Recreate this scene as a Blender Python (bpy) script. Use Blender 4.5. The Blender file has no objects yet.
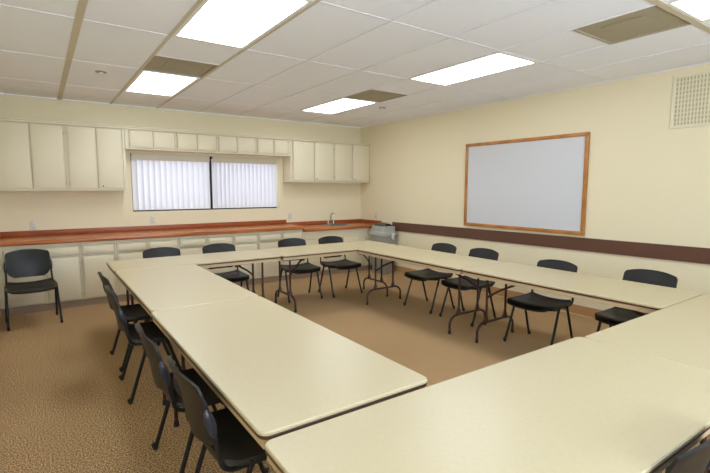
import bpy, bmesh, math, random
from mathutils import Vector, Matrix
R = random.Random(7)
FILL_POWER = 175.0  # power of the added fill lamp behind the camera
PI = math.pi
sc = bpy.context.scene
col = sc.collection

# ------------------------------------------------------------------ materials
def s2l(c):
    def f(v):
        v /= 255.0
        return v / 12.92 if v <= 0.04045 else ((v + 0.055) / 1.055) ** 2.4
    return (f(c[0]), f(c[1]), f(c[2]), 1.0)

def mat(name, rgb, rough=0.6, metal=0.0, var=0.0, vscale=30.0, bump=0.0, bscale=200.0, spec=0.5, coat=0.0, stretch=None):
    m = bpy.data.materials.new(name); m.use_nodes = True
    nt = m.node_tree; b = nt.nodes['Principled BSDF']
    b.inputs['Base Color'].default_value = s2l(rgb)
    b.inputs['Roughness'].default_value = rough
    b.inputs['Metallic'].default_value = metal
    b.inputs['Specular IOR Level'].default_value = spec
    b.inputs['Coat Weight'].default_value = coat
    tc = nt.nodes.new('ShaderNodeTexCoord'); src = tc.outputs['Object']
    if stretch:
        mp = nt.nodes.new('ShaderNodeMapping'); mp.inputs['Scale'].default_value = stretch
        nt.links.new(src, mp.inputs['Vector']); src = mp.outputs['Vector']
    if var > 0:
        n = nt.nodes.new('ShaderNodeTexNoise'); n.inputs['Scale'].default_value = vscale; n.inputs['Detail'].default_value = 4
        nt.links.new(src, n.inputs['Vector'])
        r = nt.nodes.new('ShaderNodeValToRGB')
        r.color_ramp.elements[0].position = 0.3; r.color_ramp.elements[1].position = 0.7
        r.color_ramp.elements[0].color = s2l([max(0, c * (1 - var)) for c in rgb])
        r.color_ramp.elements[1].color = s2l([min(255, c * (1 + var)) for c in rgb])
        nt.links.new(n.outputs['Fac'], r.inputs['Fac']); nt.links.new(r.outputs['Color'], b.inputs['Base Color'])
    if bump > 0:
        n2 = nt.nodes.new('ShaderNodeTexNoise'); n2.inputs['Scale'].default_value = bscale; n2.inputs['Detail'].default_value = 3
        nt.links.new(src, n2.inputs['Vector'])
        bp = nt.nodes.new('ShaderNodeBump'); bp.inputs['Strength'].default_value = bump; bp.inputs['Distance'].default_value = 0.002
        nt.links.new(n2.outputs['Fac'], bp.inputs['Height']); nt.links.new(bp.outputs['Normal'], b.inputs['Normal'])
    return m

def emit(name, rgb, strength):
    m = bpy.data.materials.new(name); m.use_nodes = True
    nt = m.node_tree; b = nt.nodes['Principled BSDF']
    b.inputs['Base Color'].default_value = s2l((240, 240, 236))
    b.inputs['Emission Color'].default_value = s2l(rgb)
    b.inputs['Emission Strength'].default_value = strength
    return m

def wood(name, a, c, scale=(1, 14, 14), rough=0.35, nscale=3.0):
    m = bpy.data.materials.new(name); m.use_nodes = True
    nt = m.node_tree; b = nt.nodes['Principled BSDF']; b.inputs['Roughness'].default_value = rough
    tc = nt.nodes.new('ShaderNodeTexCoord'); mp = nt.nodes.new('ShaderNodeMapping'); mp.inputs['Scale'].default_value = scale
    n = nt.nodes.new('ShaderNodeTexNoise'); n.inputs['Scale'].default_value = nscale; n.inputs['Detail'].default_value = 6
    r = nt.nodes.new('ShaderNodeValToRGB'); r.color_ramp.elements[0].position = 0.35; r.color_ramp.elements[1].position = 0.65
    r.color_ramp.elements[0].color = s2l(a); r.color_ramp.elements[1].color = s2l(c)
    nt.links.new(tc.outputs['Object'], mp.inputs['Vector']); nt.links.new(mp.outputs['Vector'], n.inputs['Vector'])
    nt.links.new(n.outputs['Fac'], r.inputs['Fac']); nt.links.new(r.outputs['Color'], b.inputs['Base Color'])
    return m

M = {}
M['wall'] = mat('cream_wall_paint', (230, 220, 188), 0.55, bump=0.25, bscale=90, spec=0.3)
M['ceiling'] = mat('ceiling_tile', (242, 245, 255), 0.9, var=0.012, vscale=160, bump=0.5, bscale=260, spec=0.1)
M['tbar_white'] = mat('white_tbar', (232, 232, 236), 0.5)
M['tbar_tan'] = mat('tan_tbar', (198, 188, 164), 0.5)
M['gap'] = mat('tile_joint', (120, 112, 102), 0.8)
M['cabinet'] = mat('cream_cabinet_enamel', (221, 212, 184), 0.45, bump=0.12, bscale=60)
M['kick'] = mat('grey_brown_toe_kick', (150, 128, 108), 0.5)
M['counter'] = wood('cherry_laminate', (156, 84, 38), (192, 116, 60), (0.8, 16, 16), 0.28)
M['splash'] = wood('cherry_laminate_splash', (140, 70, 32), (168, 88, 44), (0.8, 16, 16), 0.4)
M['table'] = mat('beige_laminate', (194, 181, 144), 0.36, var=0.012, vscale=60, bump=0.03, bscale=300, spec=0.9)
M['edge'] = mat('brown_edge_band', (84, 58, 48), 0.45)
M['lip'] = mat('pale_table_lip', (226, 214, 190), 0.35)
M['apron'] = mat('beige_apron', (196, 174, 138), 0.5)
M['tleg'] = mat('brown_table_steel', (70, 48, 42), 0.4, metal=0.3)
M['plastic'] = mat('black_chair_plastic', (29, 29, 28), 0.4, bump=0.15, bscale=500, spec=.35)
M['seatp'] = mat('black_seat_plastic', (28, 28, 26), 0.42, bump=0.15, bscale=500)
M['frame'] = mat('black_chair_steel', (27, 29, 33), 0.35, metal=0.2)
M['cap'] = mat('dark_bracket_plastic', (46, 50, 60), 0.25)
M['rubber'] = mat('rubber', (30, 29, 29), 0.7)
M['oak'] = wood('oak_frame', (164, 106, 48), (190, 130, 66), (10, 2, 2), 0.4)
M['board'] = mat('whiteboard_surface', (206, 208, 212), 0.22)
M['rail'] = mat('brown_chair_rail', (96, 64, 48), 0.5, bump=0.1)
M['base'] = mat('tan_baseboard', (176, 138, 92), 0.6)
M['baselip'] = mat('pale_baseboard_lip', (206, 180, 132), 0.5)
M['vane'] = mat('white_vane', (246, 246, 248), 0.45)
_n = M['vane'].node_tree; _t = _n.nodes.new('ShaderNodeBsdfTranslucent'); _t.inputs[0].default_value = (.9, .92, 1, 1)
_m = _n.nodes.new('ShaderNodeMixShader'); _m.inputs[0].default_value = .3
_n.links.new(_n.nodes['Principled BSDF'].outputs[0], _m.inputs[1]); _n.links.new(_t.outputs[0], _m.inputs[2]); _n.links.new(_m.outputs[0], _n.nodes['Material Output'].inputs[0])
M['valance'] = mat('blind_headrail', (214, 206, 186), 0.4)
M['alu'] = mat('dark_aluminium', (38, 40, 42), 0.35, metal=0.6)
M['grille'] = mat('cream_grille', (226, 218, 190), 0.45)
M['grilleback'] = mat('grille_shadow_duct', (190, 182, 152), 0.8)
M['vent'] = mat('taupe_vent', (164, 155, 130), 0.7, bump=0.3, bscale=300)
M['chrome'] = mat('chrome', (196, 198, 202), 0.12, metal=1.0)
M['steel'] = mat('brushed_steel', (180, 182, 182), 0.3, metal=0.9)
M['bin'] = mat('grey_bin_plastic', (148, 149, 142), 0.4)
M['binlid'] = mat('grey_bin_lid_plastic', (166, 167, 158), 0.4)
M['binflap'] = mat('dark_bin_flap', (66, 70, 64), 0.4)
M['bag'] = mat('white_liner', (222, 222, 220), 0.3)
M['plate'] = mat('white_wall_plate', (214, 210, 200), 0.35)
M['dark'] = mat('dark_slot', (50, 48, 46), 0.6)
M['brass'] = mat('painted_hinge', (196, 188, 160), 0.35, metal=0.2)
M['lightframe'] = mat('white_troffer', (228, 226, 218), 0.4)
M['diff'] = emit('lit_diffuser', (240, 246, 255), 7.0)
M['diff2'] = emit('lit_diffuser_dimmed', (246, 248, 250), 2.0)  # corner panel's emission lowered to keep near table and right wall darker
g = bpy.data.materials.new('window_glass'); g.use_nodes = True
gn = g.node_tree; gn.nodes.remove(gn.nodes['Principled BSDF'])
gt_ = gn.nodes.new('ShaderNodeBsdfTransparent'); gg = gn.nodes.new('ShaderNodeBsdfGlossy'); gg.inputs['Roughness'].default_value = .02
gm = gn.nodes.new('ShaderNodeMixShader'); gm.inputs[0].default_value = .06
gn.links.new(gt_.outputs[0], gm.inputs[1]); gn.links.new(gg.outputs[0], gm.inputs[2]); gn.links.new(gm.outputs[0], gn.nodes['Material Output'].inputs[0])
M['glass'] = g
# carpet: fine speckle of browns
c = bpy.data.materials.new('brown_speckled_carpet'); c.use_nodes = True
nt = c.node_tree; b = nt.nodes['Principled BSDF']; b.inputs['Roughness'].default_value = 0.95; b.inputs['Specular IOR Level'].default_value = 0.1
tc = nt.nodes.new('ShaderNodeTexCoord')
n = nt.nodes.new('ShaderNodeTexNoise'); n.inputs['Scale'].default_value = 115; n.inputs['Detail'].default_value = 2; n.inputs['Roughness'].default_value = 0.9
r = nt.nodes.new('ShaderNodeValToRGB')
r.color_ramp.elements[0].position = 0.40; r.color_ramp.elements[0].color = s2l((92, 69, 46))
r.color_ramp.elements[1].position = 0.60; r.color_ramp.elements[1].color = s2l((230, 196, 150))
e = r.color_ramp.elements.new(0.5); e.color = s2l((166, 134, 92))
n3 = nt.nodes.new('ShaderNodeTexNoise'); n3.inputs['Scale'].default_value = 1.1; n3.inputs['Detail'].default_value = 2
mx = nt.nodes.new('ShaderNodeMix'); mx.data_type = 'RGBA'; mx.blend_type = 'MULTIPLY'
r3 = nt.nodes.new('ShaderNodeValToRGB'); r3.color_ramp.elements[0].position = 0.3; r3.color_ramp.elements[1].position = 0.7
r3.color_ramp.elements[0].color = (0.86, 0.85, 0.84, 1); r3.color_ramp.elements[1].color = (1, 1, 1, 1)
mx.inputs['Factor'].default_value = 1.0
nt.links.new(tc.outputs['Object'], n.inputs['Vector']); nt.links.new(tc.outputs['Object'], n3.inputs['Vector'])
nt.links.new(n.outputs['Fac'], r.inputs['Fac']); nt.links.new(n3.outputs['Fac'], r3.inputs['Fac'])
nt.links.new(r.outputs['Color'], mx.inputs['A']); nt.links.new(r3.outputs['Color'], mx.inputs['B'])
nt.links.new(mx.outputs['Result'], b.inputs['Base Color'])
bp = nt.nodes.new('ShaderNodeBump'); bp.inputs['Strength'].default_value = 0.25; bp.inputs['Distance'].default_value = 0.001
nt.links.new(n.outputs['Fac'], bp.inputs['Height']); nt.links.new(bp.outputs['Normal'], b.inputs['Normal'])
M['carpet'] = c

# ------------------------------------------------------------------ mesh helpers
class MB:
    def __init__(s): s.bm = bmesh.new()
    def box(s, x0, x1, y0, y1, z0, z1, bev=0.0, seg=2, mtx=None):
        t = bmesh.new(); bmesh.ops.create_cube(t, size=1.0)
        for v in t.verts:
            v.co = Vector(((x0 + x1) / 2 + v.co.x * (x1 - x0), (y0 + y1) / 2 + v.co.y * (y1 - y0), (z0 + z1) / 2 + v.co.z * (z1 - z0)))
        if bev: bmesh.ops.bevel(t, geom=t.edges[:] + t.verts[:], offset=bev, segments=seg, profile=0.5, affect='EDGES')
        return s._merge(t, mtx, False)
    def _merge(s, t, mtx=None, sm=True):
        if not sm:
            for f_ in t.faces: f_.smooth = False
        if mtx is not None: bmesh.ops.transform(t, matrix=mtx, verts=t.verts)
        me = bpy.data.meshes.new('tmp'); t.to_mesh(me); t.free(); s.bm.from_mesh(me); bpy.data.meshes.remove(me)
        return s
    def tube(s, pts, r, n=10, fillet=0.0, cap=True, radii=None):
        P = [Vector(p) for p in pts]
        if fillet and len(P) > 2:
            Q = [P[0]]
            for i in range(1, len(P) - 1):
                a, b, c = P[i - 1], P[i], P[i + 1]
                d = min(fillet, (a - b).length * 0.45, (c - b).length * 0.45)
                p0 = b + (a - b).normalized() * d; p1 = b + (c - b).normalized() * d
                for k in range(6):
                    t = k / 5.0; Q.append(p0 * (1 - t) ** 2 + b * 2 * t * (1 - t) + p1 * t * t)
            Q.append(P[-1]); P = Q
        t = bmesh.new(); rings = []; up = None
        for i, p in enumerate(P):
            d = (P[min(i + 1, len(P) - 1)] - P[max(i - 1, 0)]).normalized()
            if up is None:
                up = Vector((0, 0, 1)) if abs(d.z) < 0.9 else Vector((1, 0, 0))
            sx = d.cross(up).normalized(); uy = sx.cross(d).normalized(); up = uy
            rr = radii[i] if radii else r
            rings.append([t.verts.new(p + (sx * math.cos(2 * PI * k / n) + uy * math.sin(2 * PI * k / n)) * rr) for k in range(n)])
        for a, b in zip(rings, rings[1:]):
            for k in range(n): t.faces.new((a[k], a[(k + 1) % n], b[(k + 1) % n], b[k]))
        for f_ in t.faces: f_.smooth = True
        if cap: t.faces.new(rings[0][::-1]); t.faces.new(rings[-1])
        return s._merge(t)
    def lathe(s, prof, center, axis='z', n=24, capends=True):
        t = bmesh.new(); rings = []
        for (rr, h) in prof:
            ring = []
            for k in range(n):
                a = 2 * PI * k / n; x, y = rr * math.cos(a), rr * math.sin(a)
                v = (x, y, h) if axis == 'z' else ((x, h, y) if axis == 'y' else (h, x, y))
                ring.append(t.verts.new(Vector(v) + Vector(center)))
            rings.append(ring)
        for a, b in zip(rings, rings[1:]):
            for k in range(n): t.faces.new((a[k], a[(k + 1) % n], b[(k + 1) % n], b[k]))
        for f_ in t.faces: f_.smooth = True
        if capends: t.faces.new(rings[0][::-1]); t.faces.new(rings[-1])
        bmesh.ops.recalc_face_normals(t, faces=t.faces)
        return s._merge(t)
    def loft(s, rings, cap=True):
        t = bmesh.new(); RR = [[t.verts.new(Vector(p)) for p in ring] for ring in rings]
        for a, b in zip(RR, RR[1:]):
            n = len(a)
            for k in range(n): t.faces.new((a[k], a[(k + 1) % n], b[(k + 1) % n], b[k]))
        for f_ in t.faces: f_.smooth = True
        if cap: t.faces.new(RR[0][::-1]); t.faces.new(RR[-1])
        bmesh.ops.recalc_face_normals(t, faces=t.faces)
        return s._merge(t)
    def sheet(s, f, nu, nv, thick, back=None):
        """surface f(u,v) u,v in 0..1 thickened along its normals"""
        g = [[Vector(f(i / nu, j / nv)) for j in range(nv + 1)] for i in range(nu + 1)]
        nrm = [[None] * (nv + 1) for _ in range(nu + 1)]
        for i in range(nu + 1):
            for j in range(nv + 1):
                du = g[min(i + 1, nu)][j] - g[max(i - 1, 0)][j]; dv = g[i][min(j + 1, nv)] - g[i][max(j - 1, 0)]
                nrm[i][j] = du.cross(dv).normalized()
        t = bmesh.new()
        A = [[t.verts.new(g[i][j]) for j in range(nv + 1)] for i in range(nu + 1)]
        B = [[t.verts.new(g[i][j] - nrm[i][j] * thick) for j in range(nv + 1)] for i in range(nu + 1)]
        for i in range(nu):
            for j in range(nv):
                t.faces.new((A[i][j], A[i + 1][j], A[i + 1][j + 1], A[i][j + 1]))
                t.faces.new((B[i][j], B[i][j + 1], B[i + 1][j + 1], B[i + 1][j]))
        for i in range(nu):
            t.faces.new((A[i][0], B[i][0], B[i + 1][0], A[i + 1][0])); t.faces.new((A[i][nv], A[i + 1][nv], B[i + 1][nv], B[i][nv]))
        for j in range(nv):
            t.faces.new((A[0][j], A[0][j + 1], B[0][j + 1], B[0][j])); t.faces.new((A[nu][j], B[nu][j], B[nu][j + 1], A[nu][j + 1]))
        for f_ in t.faces: f_.smooth = True
        bmesh.ops.recalc_face_normals(t, faces=t.faces)
        return s._merge(t)
    def build(s, name, m, parent=None, smooth=True, kind=None, loc=None):
        me = bpy.data.meshes.new(name); s.bm.to_mesh(me); s.bm.free()
        me.materials.append(m)
        if smooth:
            try: me.set_sharp_from_angle(angle=math.radians(35))
            except Exception: pass
        o = bpy.data.objects.new(name, me); col.objects.link(o)
        if parent: o.parent = parent
        if kind: o['kind'] = kind
        if loc: o.location = loc
        return o

def tag(o, label, cat, group=None):
    o['label'] = label; o['category'] = cat
    if group: o['group'] = group
    return o
def thing(name, label, cat, loc=(0, 0, 0), rz=0.0, group=None):
    o = bpy.data.objects.new(name, None); col.objects.link(o)
    o.empty_display_size = 0.1
    o.location = loc; o.rotation_euler = (0, 0, rz)
    return tag(o, label, cat, group)
def dup(root, loc, rz, label, group):
    def cp(o, par):
        c = o.copy(); col.objects.link(c); c.parent = par
        for ch in o.children: cp(ch, c)
        return c
    r = cp(root, None); r.location = loc; r.rotation_euler = (0, 0, rz)
    r['label'] = label; r['group'] = group
    return r
def struct(name, mb, m, parent=None, smooth=False):
    return mb.build(name, m, parent, smooth, kind='structure')

XL, XR, YB, YF, H = -5.75, 0.0, 0.0, -9.3, 2.716

# ------------------------------------------------------------------ the room
struct('floor', MB().box(XL - .1, XR + .1, YF - .1, YB + .1, -0.1, 0), M['carpet'])
WX0, WX1, WZ0, WZ1 = -4.155, -1.785, 1.176, 2.045
wb_ = MB()
wb_.box(XL - .12, WX0, YB, YB + .15, 0, H); wb_.box(WX1, XR + .12, YB, YB + .15, 0, H)
wb_.box(WX0, WX1, YB, YB + .15, 0, WZ0); wb_.box(WX0, WX1, YB, YB + .15, WZ1, H)
struct('wall_back', wb_, M['wall'])
struct('wall_right', MB().box(XR, XR + .12, YF, YB, 0, H), M['wall'])
struct('wall_left', MB().box(XL - .12, XL, YF, YB, 0, H), M['wall'])
fx0, fx1, fz0, fz1 = -5.5, -2.3, .85, 2.25      # unseen window behind the camera, added to brighten ceiling and near tables
wf = MB(); wf.box(XL - .12, fx0, YF - .12, YF, 0, H); wf.box(fx1, XR + .12, YF - .12, YF, 0, H); wf.box(fx0, fx1, YF - .12, YF, 0, fz0); wf.box(fx0, fx1, YF - .12, YF, fz1, H)
struct('wall_front', wf, M['wall'])
w2 = MB()
for (a, b_) in ((fx0, fx0 + .05), (fx1 - .05, fx1), (-4.46, -4.41), (-3.39, -3.34)): w2.box(a, b_, YF - .09, YF - .04, fz0 + .05, fz1 - .05)
w2.box(fx0, fx1, YF - .09, YF - .04, fz0, fz0 + .05); w2.box(fx0, fx1, YF - .09, YF - .04, fz1 - .05, fz1)
w2 = struct('added_window', w2, M['alu'])
for (a, b_) in ((fx0 + .05, -4.46), (-4.41, -3.39), (-3.34, fx1 - .05)): struct('window_pane', MB().box(a, b_, YF - .068, YF - .062, fz0 + .05, fz1 - .05), M['glass'], w2)
ld = bpy.data.lights.new('added_fill', 'AREA'); ld.shape = 'RECTANGLE'; ld.size = fx1 - fx0 - .1; ld.size_y = fz1 - fz0 - .1; ld.energy = FILL_POWER; ld.color = (.66, .80, 1.0)  # added cool fill lamp outside the added window, tilted up at the ceiling
lo = bpy.data.objects.new('added_fill', ld); col.objects.link(lo); lo.location = ((fx0 + fx1) / 2, YF - .14, (fz0 + fz1) / 2); lo.rotation_euler = (PI / 2 + .95, 0, 0)

# ceiling: lay-in panels of 2 x 4 ft on a metal grid, holes where fixtures sit
gx = [XL] + [-0.105 - 0.61 * k for k in range(9, 0, -1)] + [XR]
gx = [x for x in gx if x >= XL]
gy = [YB, -1.068, -2.304, -3.540, -4.776, -6.012, -7.248, -8.484, YF]
X7, X6, X3, X2 = -4.375, -3.765, -1.935, -1.325
lights = [(X7, X6, -4.776, -3.540), (X7, X6, -2.304, -1.068), (X3, X2, -2.304, -1.068), (X3, X2, -4.776, -3.540), (X3, X2, -7.248, -6.012)]
vents = [(X7, X6, -2.914, -2.304), (X3, X2, -2.914, -2.304), (X3, X2, -6.012, -5.402)]
cl = MB()
def hole(x0, x1, y0, y1):
    for (a, b, c_, d) in lights + vents:
        if x0 >= a - .01 and x1 <= b + .01 and y0 >= c_ - .01 and y1 <= d + .01: return True
    return False
for i in range(len(gx) - 1):
    for j in range(len(gy) - 1):
        x0, x1, y1, y0 = gx[i], gx[i + 1], gy[j], gy[j + 1]
        if (abs(x0 - X7) < .01 or abs(x0 - X3) < .01) and abs(y1 + 2.304) < .01: ys = [(y0, -2.914), (-2.914, y1)]
        elif abs(x0 - X3) < .01 and abs(y1 + 4.776) < .01: ys = [(y0, -5.402), (-5.402, y1)]
        else: ys = [(y0, y1)]
        for (a, b) in ys:
            if hole(x0, x1, a, b): continue
            cl.box(x0 + .009, x1 - .009, a + .009, b - .009, H + 0.004, H + .02, 0.003, 1)
ceil = struct('ceiling', MB().box(XL - .12, XR + .12, YF - .12, YB + .15, H + .12, H + .2), M['gap'])
struct('ceiling_panels', cl, M['ceiling'], ceil)
gr = MB()
for x in gx[1:-1]:
    if abs(x + 4.985) < .01: continue
    gr.box(x - .006, x + .006, YF, YB, H, H + .03)
for y in gy[1:-1]:
    if abs(y + 6.012) < .01: continue
    gr.box(XL, XR, y - .006, y + .006, H + .001, H + .03)
for (x0, x1, y) in ((X7, X6, -2.914), (X3, X2, -2.914), (X3, X2, -5.402)): gr.box(x0, x1, y - .008, y + .008, H + .001, H + .03)
struct('ceiling_grid', gr, M['tbar_white'], ceil)
gt = MB()
gt.box(-4.985 - .024, -4.985 + .024, YF, YB, H - .004, H + .03)
gt.box(XL, XR, -6.012 - .022, -6.012 + .022, H - .003, H + .03)
gt.box(X7 - .013, X7 + .013, YF, YB, H - .002, H + .02); gt.box(X6 - .013, X6 + .013, -6.0, YB, H - .002, H + .02)
struct('ceiling_main_runner', gt, M['tbar_tan'], ceil)
wa = MB(); wa.box(XL, XR, YB - .02, YB, H - .004, H + .002); wa.box(XR - .02, XR, YF, YB, H - .004, H + .002); wa.box(XL, XL + .02, YF, YB, H - .004, H + .002)
struct('ceiling_wall_angle', wa, M['tbar_white'], ceil)

LL = ['largest lit ceiling panel, on the left, cut off by the top edge', 'lit ceiling panel on the left, beyond a grey vent, nearest the wall cabinets',
      'lit ceiling panel near the far right corner with a grey vent at its right', 'lit ceiling panel above the whiteboard, longest one on the right side',
      'lit ceiling panel in the top right corner beside the large taupe vent']
def make_light(x0, x1, y0, y1, label):
    dm = M['diff2'] if y0 < -7 else M['diff']
    t = thing('ceiling_light', label, 'ceiling light', ((x0 + x1) / 2, (y0 + y1) / 2, H - .002), 0, 'fluorescent ceiling panels')
    w, d = (x1 - x0) / 2 - .012, (y1 - y0) / 2 - .012
    f = MB(); q = .03
    f.box(-w, w, -d, -d + q, 0, .03); f.box(-w, w, d - q, d, 0, .03); f.box(-w, -w + q, -d + q, d - q, 0, .03); f.box(w - q, w, -d + q, d - q, 0, .03)
    f.build('frame', M['lightframe'], t, False)
    MB().box(-w + q, w - q, -d + q, d - q, .006, .012).build('diffuser', dm, t, False)
    h_ = MB(); h_.box(-w, w, -d, d, .055, .06); h_.build('housing', M['lightframe'], t, False)
    return t
for k, (x0, x1, y0, y1) in enumerate(lights): make_light(x0, x1, y0, y1, LL[k])
VL = ['square taupe ceiling vent between the two left light panels', 'small taupe ceiling vent beside the far light near the corner', 'large taupe ceiling vent at top right next to the corner light']
for k, (x0, x1, y0, y1) in enumerate(vents):
    t = thing('ceiling_vent', VL[k], 'air vent', ((x0 + x1) / 2, (y0 + y1) / 2, H + .001), 0, 'ceiling vents')
    w, d = (x1 - x0) / 2 - .01, (y1 - y0) / 2 - .01
    f = MB(); q = .018
    f.box(-w, w, -d, -d + q, 0, .02); f.box(-w, w, d - q, d, 0, .02); f.box(-w, -w + q, -d + q, d - q, 0, .02); f.box(w - q, w, -d + q, d - q, 0, .02)
    f.build('frame', M['vent'], t, False)
    MB().box(-w + q, w - q, -d + q, d - q, .01, .016).build('perforated_panel', M['vent'], t, False)
    MB().box(-.15, .15, -.15, .15, .004, .0085, .002, 1).build('damper_plate', M['vent'], t, False)
for (x, y, lb) in ((-4.69, -1.96, 'small round sprinkler cap on the left ceiling tiles'), (-1.03, -1.99, 'small round sprinkler cap near the far right corner of the ceiling')):
    t = thing('ceiling_sprinkler', lb, 'sprinkler', (x, y, H + .004), 0, 'ceiling sprinklers')
    MB().lathe([(.055, 0), (.055, -.004), (.045, -.009)], (0, 0, 0)).build('escutcheon', M['vent'], t)
    MB().lathe([(.02, -.009), (.02, -.018), (.034, -.02), (.034, -.024)], (0, 0, 0)).build('cap', M['tbar_white'], t)

# trim along the walls
rr = MB()
for (y0, y1, za, zb) in ((-1.03, YF, 0, 0),):
    t = bmesh.new()
    def zz(y): return (0.764 + (-1.03 - y) * 0.0085, 0.918 + (-1.03 - y) * 0.0085)
    vs = []
    for y in (y0, y1):
        a, b_ = zz(y)
        for (x, z) in ((0, a), (-.022, a), (-.022, b_), (0, b_)): vs.append(t.verts.new((x, y, z)))
    for k in range(4): t.faces.new((vs[k], vs[(k + 1) % 4], vs[4 + (k + 1) % 4], vs[4 + k]))
    t.faces.new(vs[3::-1]); t.faces.new(vs[4:]); bmesh.ops.recalc_face_normals(t, faces=t.faces); rr._merge(t)
struct('trim_1', rr, M['rail'])
struct('baseboard_right', MB().box(-.012, 0, YF, -.70, .014, .125, .003, 1), M['base'])
struct('trim_2', MB().box(-.02, 0, YF, -.70, 0, .014, .003, 1), M['baselip'])
struct('baseboard_left', MB().box(XL, XL + .012, YF, -.72, 0, .125, .003, 1), M['base'])
struct('baseboard_front', MB().box(XL + .012, XR - .022, YF, YF + .012, 0, .125, .003, 1), M['base'])

# ------------------------------------------------------------------ window and blinds
w = struct('window_1', MB().box(WX0, WX1, .105, .145, WZ0, WZ0 + .04).box(WX0, WX1, .105, .145, WZ1 - .04, WZ1).box(WX0, WX0 + .04, .105, .145, WZ0 + .04, WZ1 - .04)
           .box(WX1 - .04, WX1, .105, .145, WZ0 + .04, WZ1 - .04)  .box(-2.995, -2.89, .105, .145, WZ0 + .04, WZ1 - .04), M['alu'])
struct('window_pane', MB().box(WX0 + .04, -2.99, .12, .126, WZ0 + .04, WZ1 - .04), M['glass'], w)
struct('window_pane', MB().box(-2.89, WX1 - .04, .12, .126, WZ0 + .04, WZ1 - .04), M['glass'], w)
def blind(x0, x1, n, ang, label):
    t = thing('vertical_blind', label, 'window blind', ((x0 + x1) / 2, .045, WZ0), 0, 'vertical blinds over the window')
    X0, X1 = x0 - (x0 + x1) / 2, x1 - (x0 + x1) / 2; top = WZ1 - WZ0
    MB().box(X0, X1, -.044, -.034, top - .10, top - .003, .002, 1).build('valance', M['valance'], t, False)
    MB().box(X0 + .01, X1 - .01, -.02, .02, top - .03, top - .006, .002, 1).build('headrail', M['valance'], t, False)
    vb = MB()
    N = 6
    def f(u, v):
        a = -.044 + .088 * u; return (a, .017 * (1 - (2 * u - 1) ** 2), .022 + (top - .06) * v)
    vb.sheet(f, N, 1, .0012)
    v0 = None
    for k in range(n):
        x = X0 + (k + .5) * (X1 - X0) / n
        if v0 is None: v0 = vb.build('vane', M['vane'], t); o = v0
        else: o = v0.copy(); col.objects.link(o); o.parent = t
        o.location = (x, 0, 0); o.rotation_euler = (0, 0, ang + R.uniform(-.04, .04))
    return t
blind(WX0 + .012, -2.995, 14, -.62, 'left section of white vertical window blinds, beside the dark centre gap')
blind(-2.945, WX1 - .03, 16, -.62, 'right section of white vertical window blinds, ending near the tall wall cabinets')

# ------------------------------------------------------------------ upper cabinets
CF = -.302
def door_panel(mb, x0, x1, z0, z1, yf=-.32, yb=-.302, lip=.012):
    mb.box(x0, x1, yb - .009, yb + .012, z0, z1, .002, 1)
    mb.box(x0 + lip, x1 - lip, yf, yb - .005, z0 + lip, z1 - lip, .005, 2)
def upper(x0, x1, z0, z1, doors, label, knobside, group):
    cx = (x0 + x1) / 2
    t = thing('wall_cabinet', label, 'cabinet', (cx, 0, z0), 0, group)
    bd = MB(); A_, B_, Z_ = x0 - cx + .001, x1 - cx - .001, z1 - z0
    bd.box(A_, B_, -.284, -.002, 0, Z_)
    da, db = doors[0][0] - cx - .007, doors[1][1] - cx + .007
    bd.box(A_, da, CF, -.2845, 0, Z_, .001, 1); bd.box(db, B_, CF, -.2845, 0, Z_, .001, 1); bd.box(da, db, CF, -.2845, 0, .016, .001, 1); bd.box(da, db, CF, -.2845, Z_ - .029, Z_, .001, 1)
    bd.build('body', M['cabinet'], t, False)
    for k, (a, b_) in enumerate(doors):
        mb = MB(); door_panel(mb, a - cx, b_ - cx, .022, z1 - z0 - .035)
        d = mb.build('door', M['cabinet'], t)
        if z1 - z0 > .5:
            hx = (a - cx - .004) if k == 0 else (b_ - cx + .004)
            for hz in (.10, z1 - z0 - .13): MB().tube([(hx, CF - .012, hz - .025), (hx, CF - .012, hz + .025)], .005, 8).build('hinge', M['brass'], d)
            if k == 1: MB().lathe([(.009, 0), (.009, -.006), (.006, -.009)], (a - cx + .05, -.32, .06), axis='y', n=14).build('lock', M['dark'] if knobside else M['steel'], d)
        else:
            hx = (a - cx - .004) if k == 0 else (b_ - cx + .004)
            for hz in (.06, z1 - z0 - .07): MB().tube([(hx, CF - .012, hz - .018), (hx, CF - .012, hz + .018)], .004, 8).build('hinge', M['brass'], d)
ZT = 2.372
G1 = 'tall wall cabinets'; G2 = 'short wall cabinets over the window'
upper(XL + .001, -4.965, 1.497, ZT, [(-5.70, -5.347), (-5.337, -4.985)], 'tall two-door wall cabinet at the far left edge, bright silver lock on its door', False, G1)
upper(-4.965, -4.262, 1.497, ZT, [(-4.945, -4.618), (-4.608, -4.30)], 'tall two-door wall cabinet ending just left of the window blinds', True, G1)
upper(-4.260, -3.572, 2.077, ZT, [(-4.205, -3.900), (-3.890, -3.600)], 'short two-door wall cabinet over the left end of the window', False, G2)
upper(-3.572, -2.952, 2.077, ZT, [(-3.560, -3.276), (-3.266, -2.980)], 'second short wall cabinet from the left above the window', False, G2)
upper(-2.952, -2.318, 2.077, ZT, [(-2.935, -2.652), (-2.642, -2.345)], 'third short wall cabinet from the left above the window', False, G2)
upper(-2.318, -1.700, 2.077, ZT, [(-2.300, -2.016), (-2.006, -1.745)], 'short wall cabinet over the right end of the window, beside the tall cabinets', False, G2)
upper(-1.700, -.822, 1.636, ZT, [(-1.655, -1.240), (-1.230, -.835)], 'tall wall cabinet just right of the window, two doors and a black lock', True, G1)
upper(-.822, -.002, 1.636, ZT, [(-.805, -.417), (-.407, -.015)], 'tall wall cabinet in the far right corner of the room', True, G1)
struct('trim_3', MB().box(XL, XR, -.338, -.001, ZT, ZT + .022, .004, 1).box(XL, XR, -.322, -.303, ZT - .022, ZT, .002, 1), M['cabinet'])

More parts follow.
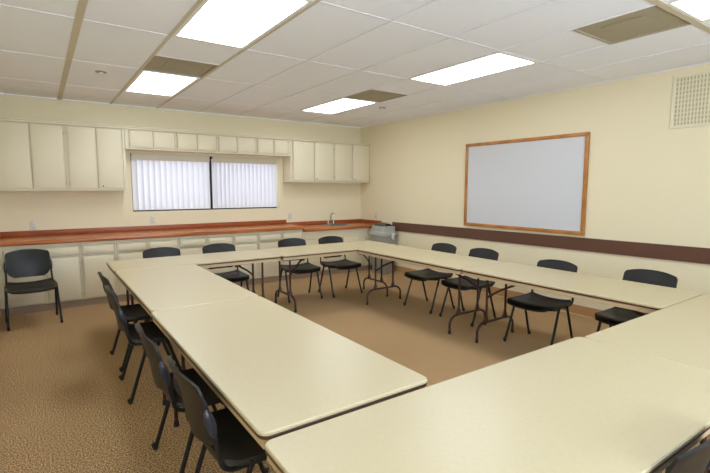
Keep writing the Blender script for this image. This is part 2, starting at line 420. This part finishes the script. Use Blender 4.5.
# ------------------------------------------------------------------ base cabinets and counters
bx = [-5.695, -5.285, -4.895, -4.493, -4.096, -3.683, -3.282, -2.881, -2.473, -2.06, -1.664]
names = ['base cabinet at the left end, behind the lone chair', 'base cabinet second from the left, partly behind the table corner', 'base cabinet under the left half of the window, behind the far table',
         'base cabinet under the window middle, fourth from the left wall', 'base cabinet at the end of the higher counter, left of the sink']
def knobless(mb, x0, x1, z0, z1):
    mb.box(x0, x1, -.662, -.640, z0, z1, .002, 1); mb.box(x0 + .014, x1 - .014, -.672, -.658, z0 + .014, z1 - .014, .006, 2)
for k in range(5):
    a, m_, b_ = bx[2 * k], bx[2 * k + 1], bx[2 * k + 2]
    if k == 0: a = XL + .002
    cx = (a + b_) / 2
    t = thing('base_cabinet', 'cream two-door ' + names[k], 'cabinet', (cx, 0, 0), 0, 'cream base cabinets under the long counter')
    bd = MB(); A_, B_ = a - cx + .0005, b_ - cx - .0005; o1, o2 = bx[2 * k] - cx, m_ - cx
    bd.box(A_, B_, -.632, -.002, .09, .842)
    for (p, q) in ((A_, o1 + .010), (o2 - .010, o2 + .010), (B_ - .010, B_)): bd.box(p, q, -.652, -.6325, .09, .842, .001, 1)
    for (p, q) in ((o1 + .0105, o2 - .0105), (o2 + .0105, B_ - .0105)):
        bd.box(p, q, -.652, -.6325, .80, .842, .001, 1); bd.box(p, q, -.652, -.6325, .663, .674, .001, 1); bd.box(p, q, -.652, -.6325, .09, .094)
    bd.build('body', M['cabinet'], t, False)
    MB().box(a - cx + .0005, b_ - cx - .0005, -.635, -.01, 0, .0895).build('toe_kick', M['kick'], t, False)
    for (p, q) in ((bx[2 * k], m_), (m_, b_)):
        mb = MB(); knobless(mb, p - cx + .018, q - cx - .018, .682, .795); mb.build('drawer', M['cabinet'], t)
        mb = MB(); knobless(mb, p - cx + .018, q - cx - .018, .100, .655); d = mb.build('door', M['cabinet'], t)
        hx = p - cx + .012 if p == bx[2 * k] else q - cx - .012
        for hz in (.17, .58): MB().tube([(hx, -.66, hz - .02), (hx, -.66, hz + .02)], .004, 8).build('hinge', M['brass'], d)
def ctop(mb, x0, x1, y0, y1, z):
    mb.box(x0, x1, y0, y1, z - .045, z, .012, 3)
t = thing('countertop', 'long red-brown laminate countertop running under the window', 'countertop', (-3.7, 0, .843), 0)
def lz(o): return o
mb = MB(); mb.box(XL + .002 + 3.7, -1.655 + 3.7, -.70, -.002, 0, .052, .010, 3); mb.build('counter_slab', M['counter'], t)
mb = MB(); mb.box(XL + .002 + 3.7, -1.655 + 3.7, -.022, -.002, .053, .122, .004, 2); mb.box(XL + .002 + 3.7, XL + .022 + 3.7, -.69, -.0225, .053, .122, .004, 2)
mb.build('backsplash', M['splash'], t)
# lower sink counter
t = thing('base_cabinet', 'cream two-door sink base cabinet in the far right corner under the lower counter', 'cabinet', (-.83, 0, 0), 0)
mb = MB()
for (a, b_, c_, d) in ((-.832, -.812, -.65, -.002), (.808, .828, -.65, -.002)): mb.box(a, b_, c_, d, .09, .797)
mb.box(-.812, .808, -.634, -.632, .09, .797)
for (p, q) in ((-.812, -.803), (-.057, -.013), (.463, .808)): mb.box(p, q, -.652, -.6345, .09, .797)
for (p, q) in ((-.8025, -.0575), (-.0125, .4625)): mb.box(p, q, -.652, -.6345, .665, .797)
mb.box(-.811, .807, -.631, -.630, .09, .797); mb.box(-.812, .808, -.632, -.002, .09, .11); mb.build('body', M['cabinet'], t, False)
MB().box(-.832, .828, -.635, -.01, 0, .0895).build('toe_kick', M['kick'], t, False)
for (p, q) in ((-.795, -.065), (-.005, .455)):
    mb = MB(); knobless(mb, p, q, .10, .655); mb.build('door', M['cabinet'], t)
MB().box(.47, .80, -.664, -.65, .10, .64, .003, 1).build('filler_panel', M['cabinet'], t, False)
t = thing('countertop', 'lower red-brown laminate countertop with the sink in the far right corner', 'countertop', (-.83, 0, .798), 0)
SX0, SX1, SY0, SY1 = -.16, .28, -.52, -.14
mb = MB()
mb.box(-.823, .828, -.70, SY0, 0, .052, .010, 3); mb.box(-.823, .828, SY1, -.002, 0, .052); mb.box(-.823, SX0, SY0 - .011, SY1, 0, .0519); mb.box(SX1, .828, SY0 - .011, SY1, 0, .0519)
mb.build('counter_slab', M['counter'], t)
mb = MB(); mb.box(-.823, .828, -.022, -.002, .053, .118, .004, 2); mb.box(.808, .828, -.69, -.0225, .053, .118, .004, 2); mb.build('backsplash', M['splash'], t)
t = thing('sink', 'shallow stainless sink set in the lower counter', 'sink', (-.77, -.33, .851), 0)
mb = MB(); mb.box(-.235, .235, -.205, -.165, 0, .006, .002, 1); mb.box(-.235, .235, .165, .205, 0, .006, .002, 1); mb.box(-.235, -.195, -.165, .165, 0, .006, .002, 1); mb.box(.195, .235, -.165, .165, 0, .006, .002, 1)
mb.build('rim', M['steel'], t)
mb = MB(); mb.box(-.2, .2, -.17, .17, -.152, -.148); mb.box(-.2, -.196, -.17, .17, -.148, 0); mb.box(.196, .2, -.17, .17, -.148, 0); mb.box(-.2, .2, -.17, -.166, -.148, 0); mb.box(-.2, .2, .166, .17, -.148, 0)
mb.build('basin', M['steel'], t, False)
MB().lathe([(.035, -.147), (.035, -.144), (.02, -.1435)], (0, 0, 0)).build('drain', M['chrome'], t)
t = thing('faucet', 'tall chrome gooseneck faucet with two handles behind the sink', 'faucet', (-.76, -.095, .853), 0)
MB().box(-.085, .085, -.022, .022, 0, .012, .005, 2).build('base_plate', M['chrome'], t)
MB().tube([(0, 0, .012), (0, 0, .17), (.008, -.015, .20), (.03, -.045, .205), (.042, -.065, .185), (.043, -.067, .16)], .0075, 10, fillet=.03).build('spout', M['chrome'], t)
for sx in (-1, 1):
    mb = MB(); mb.lathe([(.018, .012), (.016, .03), (.012, .045), (.012, .06)], (sx * .062, 0, 0), n=16); mb.box(sx * .062 - .032, sx * .062 + .032, -.008, .008, .056, .068, .004, 2); mb.build('handle', M['chrome'], t)

# ------------------------------------------------------------------ wall plates
def plate(loc, rz, label, sw):
    t = thing('wall_outlet' if not sw else 'light_switch', label, 'wall outlet' if not sw else 'switch', loc, rz)
    MB().box(-.036, .036, -.007, 0, -.058, .058, .004, 2).build('cover_plate', M['plate'], t)
    if sw: MB().box(-.006, .006, -.017, -.007, -.012, .012, .002, 1).build('toggle', M['plate'], t)
    else:
        for z in (.02, -.02):
            f = MB().lathe([(.016, -.007), (.0155, -.009)], (0, 0, z), axis='y', n=18).build('socket', M['plate'], t)
            MB().box(-.008, -.005, -.0098, -.0088, z - .006, z + .006).box(.005, .008, -.0098, -.0088, z - .006, z + .006).build('slot', M['dark'], f, False)
plate((-5.373, -.001, 1.030), 0, 'white wall outlet above the counter under the far left cabinets', False)
plate((-3.893, -.001, 1.045), 0, 'white wall outlet below the left part of the window blinds', False)
plate((-1.573, -.001, 1.025), 0, 'white wall outlet above the step between the two counters', False)
plate((-.001, -.515, 1.015), PI / 2 * -1, 'white switch plate on the right wall beside the sink counter', True)

# ------------------------------------------------------------------ whiteboard
t = thing('whiteboard', 'large blank whiteboard in an oak frame on the right wall', 'whiteboard', (0, -3.655, .975), 0)
wy, wz, q = .925, 1.21, .045
MB().box(-.016, -.001, -wy + .02, wy - .02, .02, wz - .02).build('writing_surface', M['board'], t, False)
f = MB(); f.box(-.03, -.001, -wy, wy, 0, q, .004, 2); f.box(-.03, -.001, -wy, wy, wz - q, wz, .004, 2)
f.box(-.0298, -.001, -wy, -wy + q, q, wz - q, .004, 2); f.box(-.0298, -.001, wy - q, wy, q, wz - q, .004, 2); f.build('frame', M['oak'], t)
for yy in (-wy + .022, wy - .022):
    for z in (.022, wz - .022): MB().lathe([(.006, 0), (.005, -.002)], (-.03, yy, z), axis='x', n=12).build('screw', M['dark'], t)

# ------------------------------------------------------------------ return air grille
t = thing('wall_grille', 'cream slotted return air grille high on the right wall', 'air vent', (-.001, -5.72, 2.13), 0)
gy0, gy1, gh = -.37, .33, .53
f = MB(); q = .03
f.box(-.012, 0, gy0, gy1, 0, q, .003, 1); f.box(-.012, 0, gy0, gy1, gh - q, gh, .003, 1); f.box(-.012, 0, gy0, gy0 + q, q, gh - q, .003, 1); f.box(-.012, 0, gy1 - q, gy1, q, gh - q, .003, 1)
f.build('frame', M['grille'], t)
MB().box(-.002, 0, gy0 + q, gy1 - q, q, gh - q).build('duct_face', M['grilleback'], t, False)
f = MB(); y = gy0 + q + .01
while y < gy1 - q - .01: f.box(-.009, -.0021, y, y + .012, q, gh - q); y += .0285
k = q + .03
while k < gh - q - .01: f.box(-.0092, -.0022, gy0 + q, gy1 - q, k, k + .009); k += .043
f.build('louvre_grid', M['grille'], t, False)

# ------------------------------------------------------------------ swing-top bin
t = thing('trash_can', 'grey swing-top plastic trash can in the corner by the sink counter', 'trash can', (-.205, -1.00, 0), 0)
def rrect(hx, hy, r, z, n=5):
    P = []
    for (cx_, cy_, a0) in ((hx - r, hy - r, 0), (-hx + r, hy - r, PI / 2), (-hx + r, -hy + r, PI), (hx - r, -hy + r, 3 * PI / 2)):
        for k in range(n + 1): a = a0 + PI / 2 * k / n; P.append((cx_ + r * math.cos(a), cy_ + r * math.sin(a), z))
    return P
MB().loft([rrect(0.133, 0.157, .04, 0), rrect(0.140, 0.163, .045, .01), rrect(0.160, 0.190, .045, .66), rrect(0.162, 0.193, .045, .70)]).build('bin_body', M['bin'], t)
MB().loft([rrect(0.173, 0.203, .045, .69), rrect(0.183, 0.214, .05, .695), rrect(0.183, 0.214, .05, .735), rrect(0.171, 0.201, .045, .755)]).build('rim', M['binlid'], t)
lid = MB().loft([rrect(0.169, 0.199, .045, .75), rrect(0.153, 0.182, .045, .765), rrect(0.149, 0.179, .04, .845), rrect(0.140, 0.169, .04, .855)]).build('lid', M['binlid'], t)
fl = MB()
def flap(u, v):
    a = -.115 + .23 * u; b_ = -.14 + .28 * v
    return (a, b_, .854 + .062 * math.cos(a / .115 * PI / 2 * .98) * (1 - .25 * (b_ / .14) ** 2))
fl.sheet(flap, 14, 10, .006); fl.build('swing_flap', M['binflap'], t)
mb = MB()
def bagf(u, v): return (-.205 + .012 * math.sin(v * 6) + .0 * u, -.19 + .03 * math.sin(u * 3) + .035 * v - .03, .70 - .12 * u)
mb.sheet(lambda u, v: (.02 + .06 * v + .008 * math.sin(u * 7), -.217 - .004 * math.sin(v * 9 + u * 4), .735 - .11 * u), 8, 6, .003)
mb.build('liner_corner', M['bag'], t)

# ------------------------------------------------------------------ folding tables
def rounded_slab(mb, hx, hy, r, z0, z1, bev=.003):
    mb.loft([rrect(hx - bev, hy - bev, r, z0, 6), rrect(hx, hy, r, z0 + bev, 6), rrect(hx, hy, r, z1 - bev, 6), rrect(hx - bev, hy - bev, r, z1, 6)])
def folding_table(x0, x1, y0, y1, along, label, ztop=.735, rz=0.0, legs=(.17, .17)):
    cx, cy = (x0 + x1) / 2, (y0 + y1) / 2
    L, W = ((x1 - x0), (y1 - y0)) if along == 'x' else ((y1 - y0), (x1 - x0))
    t = thing('folding_table', label, 'table', (cx, cy, 0), (0 if along == 'x' else PI / 2) + rz, 'beige folding tables set in a hollow square')
    hl, hw = L / 2, W / 2
    mb = MB(); rounded_slab(mb, hl, hw, .035, ztop - .017, ztop, .004); top = mb.build('tabletop', M['table'], t)
    mb = MB(); rounded_slab(mb, hl - .001, hw - .001, .035, ztop - .028, ztop - .0172, .002); mb.build('edge_band', M['edge'], top)
    mb = MB()
    a, b_ = hl - .012, hw - .012; z0, z1 = ztop - .064, ztop - .0282
    mb.box(-a, a, -b_, -b_ + .02, z0, z1, .003, 1); mb.box(-a, a, b_ - .02, b_, z0, z1, .003, 1); mb.box(-a, -a + .02, -b_ + .02, b_ - .02, z0, z1, .003, 1); mb.box(a - .02, a, -b_ + .02, b_ - .02, z0, z1, .003, 1)
    mb.build('apron', M['apron'], t)
    for s in (-1, 1):
        lx = s * (hl - (legs[0] if s < 0 else legs[1]))
        mb = MB()
        mb.tube([(lx, -.285, 0), (lx, -.285, .135), (lx, -.22, .19), (lx, .22, .19), (lx, .285, .135), (lx, .285, 0)], .0125, 10, fillet=.05)
        for yy in (-.15, .15):
            mb.tube([(lx, yy, .18), (lx, yy, z1 - .012)], .0125, 10)
            mb.tube([(lx, yy, .19), (lx, yy, .215), (lx, yy, .26)], .02, 8, radii=[.032, .024, .013])
            mb.box(lx - .02, lx + .02, yy - .03, yy + .03, z1 - .03, z1 - .001, .004, 1)
        lf = mb.build('leg_frame', M['tleg'], t)
        yy = .15 * s
        mb = MB(); mb.tube([(lx, yy, .44), (lx - s * .10, yy * .6, .52), (lx - s * .24, 0, .60)], .0115, 8)
        mb.box(lx - s * .25 - .035, lx - s * .25 + .035, -.018, .018, .588, z1 + .010, .008, 1); mb.build('brace', M['tleg'], lf)
        for q in (-.285, .285): MB().lathe([(.016, 0), (.016, .03), (.0145, .034)], (lx, q, 0), n=12).build('foot_cap', M['rubber'], lf)
    return t
folding_table(-4.736, -2.962, -2.535, -1.848, 'x', 'beige folding table along the far side, left one, its corner nearest the lone chair', rz=-.004)
folding_table(-2.957, -1.172, -2.560, -1.850, 'x', 'beige folding table along the far side, right one, nearest the trash can', rz=-.004, legs=(.19, .14))
folding_table(-4.735, -3.983, -4.270, -2.545, 'y', 'beige folding table on the left side, farther one, beside the two farthest left chairs')
folding_table(-4.745, -3.983, -6.072, -4.279, 'y', 'beige folding table on the left side, nearer one, its rounded pale end in the foreground')
folding_table(-1.892, -1.165, -4.345, -2.572, 'y', 'beige folding table on the right side, farther one, with legs by the far corner', legs=(.19, .12))
folding_table(-1.885, -1.130, -6.135, -4.352, 'y', 'beige folding table on the right side, nearer one, below the whiteboard end', legs=(.17, .15))
folding_table(-4.762, -2.919, -6.872, -6.112, 'x', 'beige folding table in the foreground, largest tabletop at bottom centre', ztop=.731, rz=-.010)
folding_table(-2.915, -1.115, -6.888, -6.142, 'x', 'beige folding table in the foreground, cut off by the right edge of the photo', ztop=.731, rz=.0)

# ------------------------------------------------------------------ chairs (front is local -y)
def make_chair(label, loc, rz, group):
    t = thing('stacking_chair', label, 'chair', loc, rz, group)
    def seat(u, v):
        x = (u - .5) * 2; y = .178 - .433 * v
        hw = .225 + .012 * math.sin(v * PI) - (.03 * max(0, (v - .85) / .15) ** 2) - .02 * max(0, (.12 - v) / .12)
        z = .450 + .005 * abs(x) ** 3 - .016 * (1 - x * x) * math.cos(min(v, 1) * PI * .5) - .010 * math.sin(v * PI)
        if v > .80: z -= .040 * ((v - .80) / .20) ** 2 * (1 - .35 * abs(x) ** 4)
        z += .012 * max(0, (.15 - v) / .15)
        y -= .018 * (1 - x * x) * v
        return (x * hw, y, z)
    mb = MB(); mb.sheet(lambda u, v: seat(1 - u, v), 16, 18, .022)
    mb.build('seat', M['seatp'], t)
    def back(u, v):
        x = (u - .5) * 2
        hw = .166 + .048 * math.sin(min(v / .42, 1) * PI / 2) - .004 * max(0, (v - .5) / .5)
        if v < .14: hw -= .026 * ((.14 - v) / .14) ** 2
        if v > .93: hw -= .012 * ((v - .93) / .07) ** 2
        zt = .787 + .027 * (1 - abs(x) ** 2.6); zb = .497 + .010 * x * x
        z = zb + (zt - zb) * v
        y = .190 + .075 * (z - .5) / .31 + .032 * (1 - x * x) - .012 * math.sin(v * PI)
        return (x * hw, y, z)
    mb = MB(); mb.sheet(back, 18, 14, .010); bk = mb.build('backrest', M['plastic'], t)
    for s in (-1, 1):
        # oval moulded sleeves behind the shell where the uprights slide in
        mb = MB(); rings = []
        for k in range(9):
            q = k / 8.0; z = .560 + .135 * q; w_ = .017 * math.sqrt(max(.02, 1 - (2 * q - 1) ** 2)); y = .192 + .075 * (z - .5) / .31
            rings.append([(s * .217 + w_ * math.cos(a), y + 1.3 * w_ * math.sin(a), z) for a in [2 * PI * j / 12 for j in range(12)]])
        mb.loft(rings); mb.build('sleeve', M['cap'], bk)
        mb = MB(); mb.tube([(s * .213, .228, .65), (s * .215, .198, .53), (s * .220, .184, .44), (s * .222, .145, .418), (s * .222, -.17, .418), (s * .20, -.185, .418)], .0105, 10, fillet=.04)
        mb.build('side_rail', M['frame'], t)
        MB().box(s * .222 - .014, s * .222 + .014, -.14, -.085, .402, .436, .006, 2).build('link_bracket', M['cap'], t)
        for (ty, fy) in ((-.055, -.20), (.065, .20)):
            mb = MB(); mb.tube([(s * .232, ty, .436), (s * .243, fy, .012)], .0122, 10)
            lg = mb.build('leg', M['frame'], t)
            MB().tube([(s * .2418, fy - (.0125 if fy < 0 else -.0125), .037), (s * .243, fy, 0.0)], .0138, 10).build('rubber_foot', M['rubber'], lg)
    for yy in (-.055, .065):
        MB().tube([(-.228, yy, .404), (.228, yy, .404)], .0095, 8).build('crossbar', M['frame'], t)
    return t
GA = 'black stacking chairs'
c0 = make_chair('black stacking chair standing alone by the cabinets at the far left', (-5.420, -1.158, 0), math.radians(4.6), GA)
LF = 0.0; RT = -PI / 2; LT = PI / 2   # facing the camera / facing -x / facing +x
spots = [
    (-4.612, -3.03, LT, .03, 'black chair on the left side farthest from the camera, back seen edge-on'),
    (-4.635, -3.71, LT, -.02, 'black chair on the left side, second from the far end, seat under the table'),
    (-4.615, -4.895, LT, .0, 'black chair on the left side, second nearest to the camera'),
    (-4.585, -5.50, LT, .02, 'black chair on the left side nearest the camera, bracket visible on its back'),
    (-4.116, -1.86, 0, -.02, 'black chair behind the far tables, leftmost one, only its back top showing'),
    (-3.416, -1.87, 0, -.01, 'black chair behind the far tables, second from the left, seat half hidden'),
    (-2.370, -1.85, 0, -.07, 'black chair behind the far tables, third from the left, beyond the middle leg frames'),
    (-1.738, -1.92, 0, 0.01, 'black chair behind the far tables, rightmost one, nearest the sink'),
    (-1.235, -3.25, RT, .0, 'black chair along the right wall, farthest one, left of the whiteboard'),
    (-1.215, -3.88, RT, .0, 'black chair along the right wall, second from the far end, behind crossed table legs'),
    (-1.325, -4.88, RT, .0, 'black chair along the right wall below the near half of the whiteboard'),
    (-1.165, -5.66, RT, -.0, 'black chair along the right wall, nearest one, seat cut by the foreground table'),
    (-3.68, -6.668, PI, .0, 'black chair tucked under the foreground table at the bottom right corner'),
]
for (x, y, a, d, lb) in spots:
    dup(c0, (x, y, 0), a + d, lb, GA)

# ------------------------------------------------------------------ camera, world, colour
cam = bpy.data.cameras.new('camera'); co = bpy.data.objects.new('camera', cam); col.objects.link(co)
cx, cy, ch, yaw, pit, roll, f = -5.2924, -7.3875, 1.5346, .6097, -.1071, .001, 451.26
cam.sensor_width = 36; cam.lens = f / 710 * 36; cam.clip_start = .02
fw = Vector((math.sin(yaw) * math.cos(pit), math.cos(yaw) * math.cos(pit), math.sin(pit)))
rt = Vector((math.cos(yaw), -math.sin(yaw), 0)); up = rt.cross(fw)
r2 = rt * math.cos(roll) + up * math.sin(roll); u2 = up * math.cos(roll) - rt * math.sin(roll)
co.matrix_world = Matrix(((r2.x, u2.x, -fw.x, cx), (r2.y, u2.y, -fw.y, cy), (r2.z, u2.z, -fw.z, ch), (0, 0, 0, 1)))
sc.camera = co
wd = bpy.data.worlds.new('world'); sc.world = wd; wd.use_nodes = True
bg = wd.node_tree.nodes['Background']; bg.inputs[0].default_value = (.90, .91, .94, 1); bg.inputs[1].default_value = 1.7
sc.view_settings.view_transform = 'Standard'; sc.view_settings.look = 'None'; sc.view_settings.gamma = 1
sc.view_settings.use_curve_mapping = False; sc.view_settings.exposure = 0.63
sc.cycles.max_bounces = 12; sc.cycles.diffuse_bounces = 8
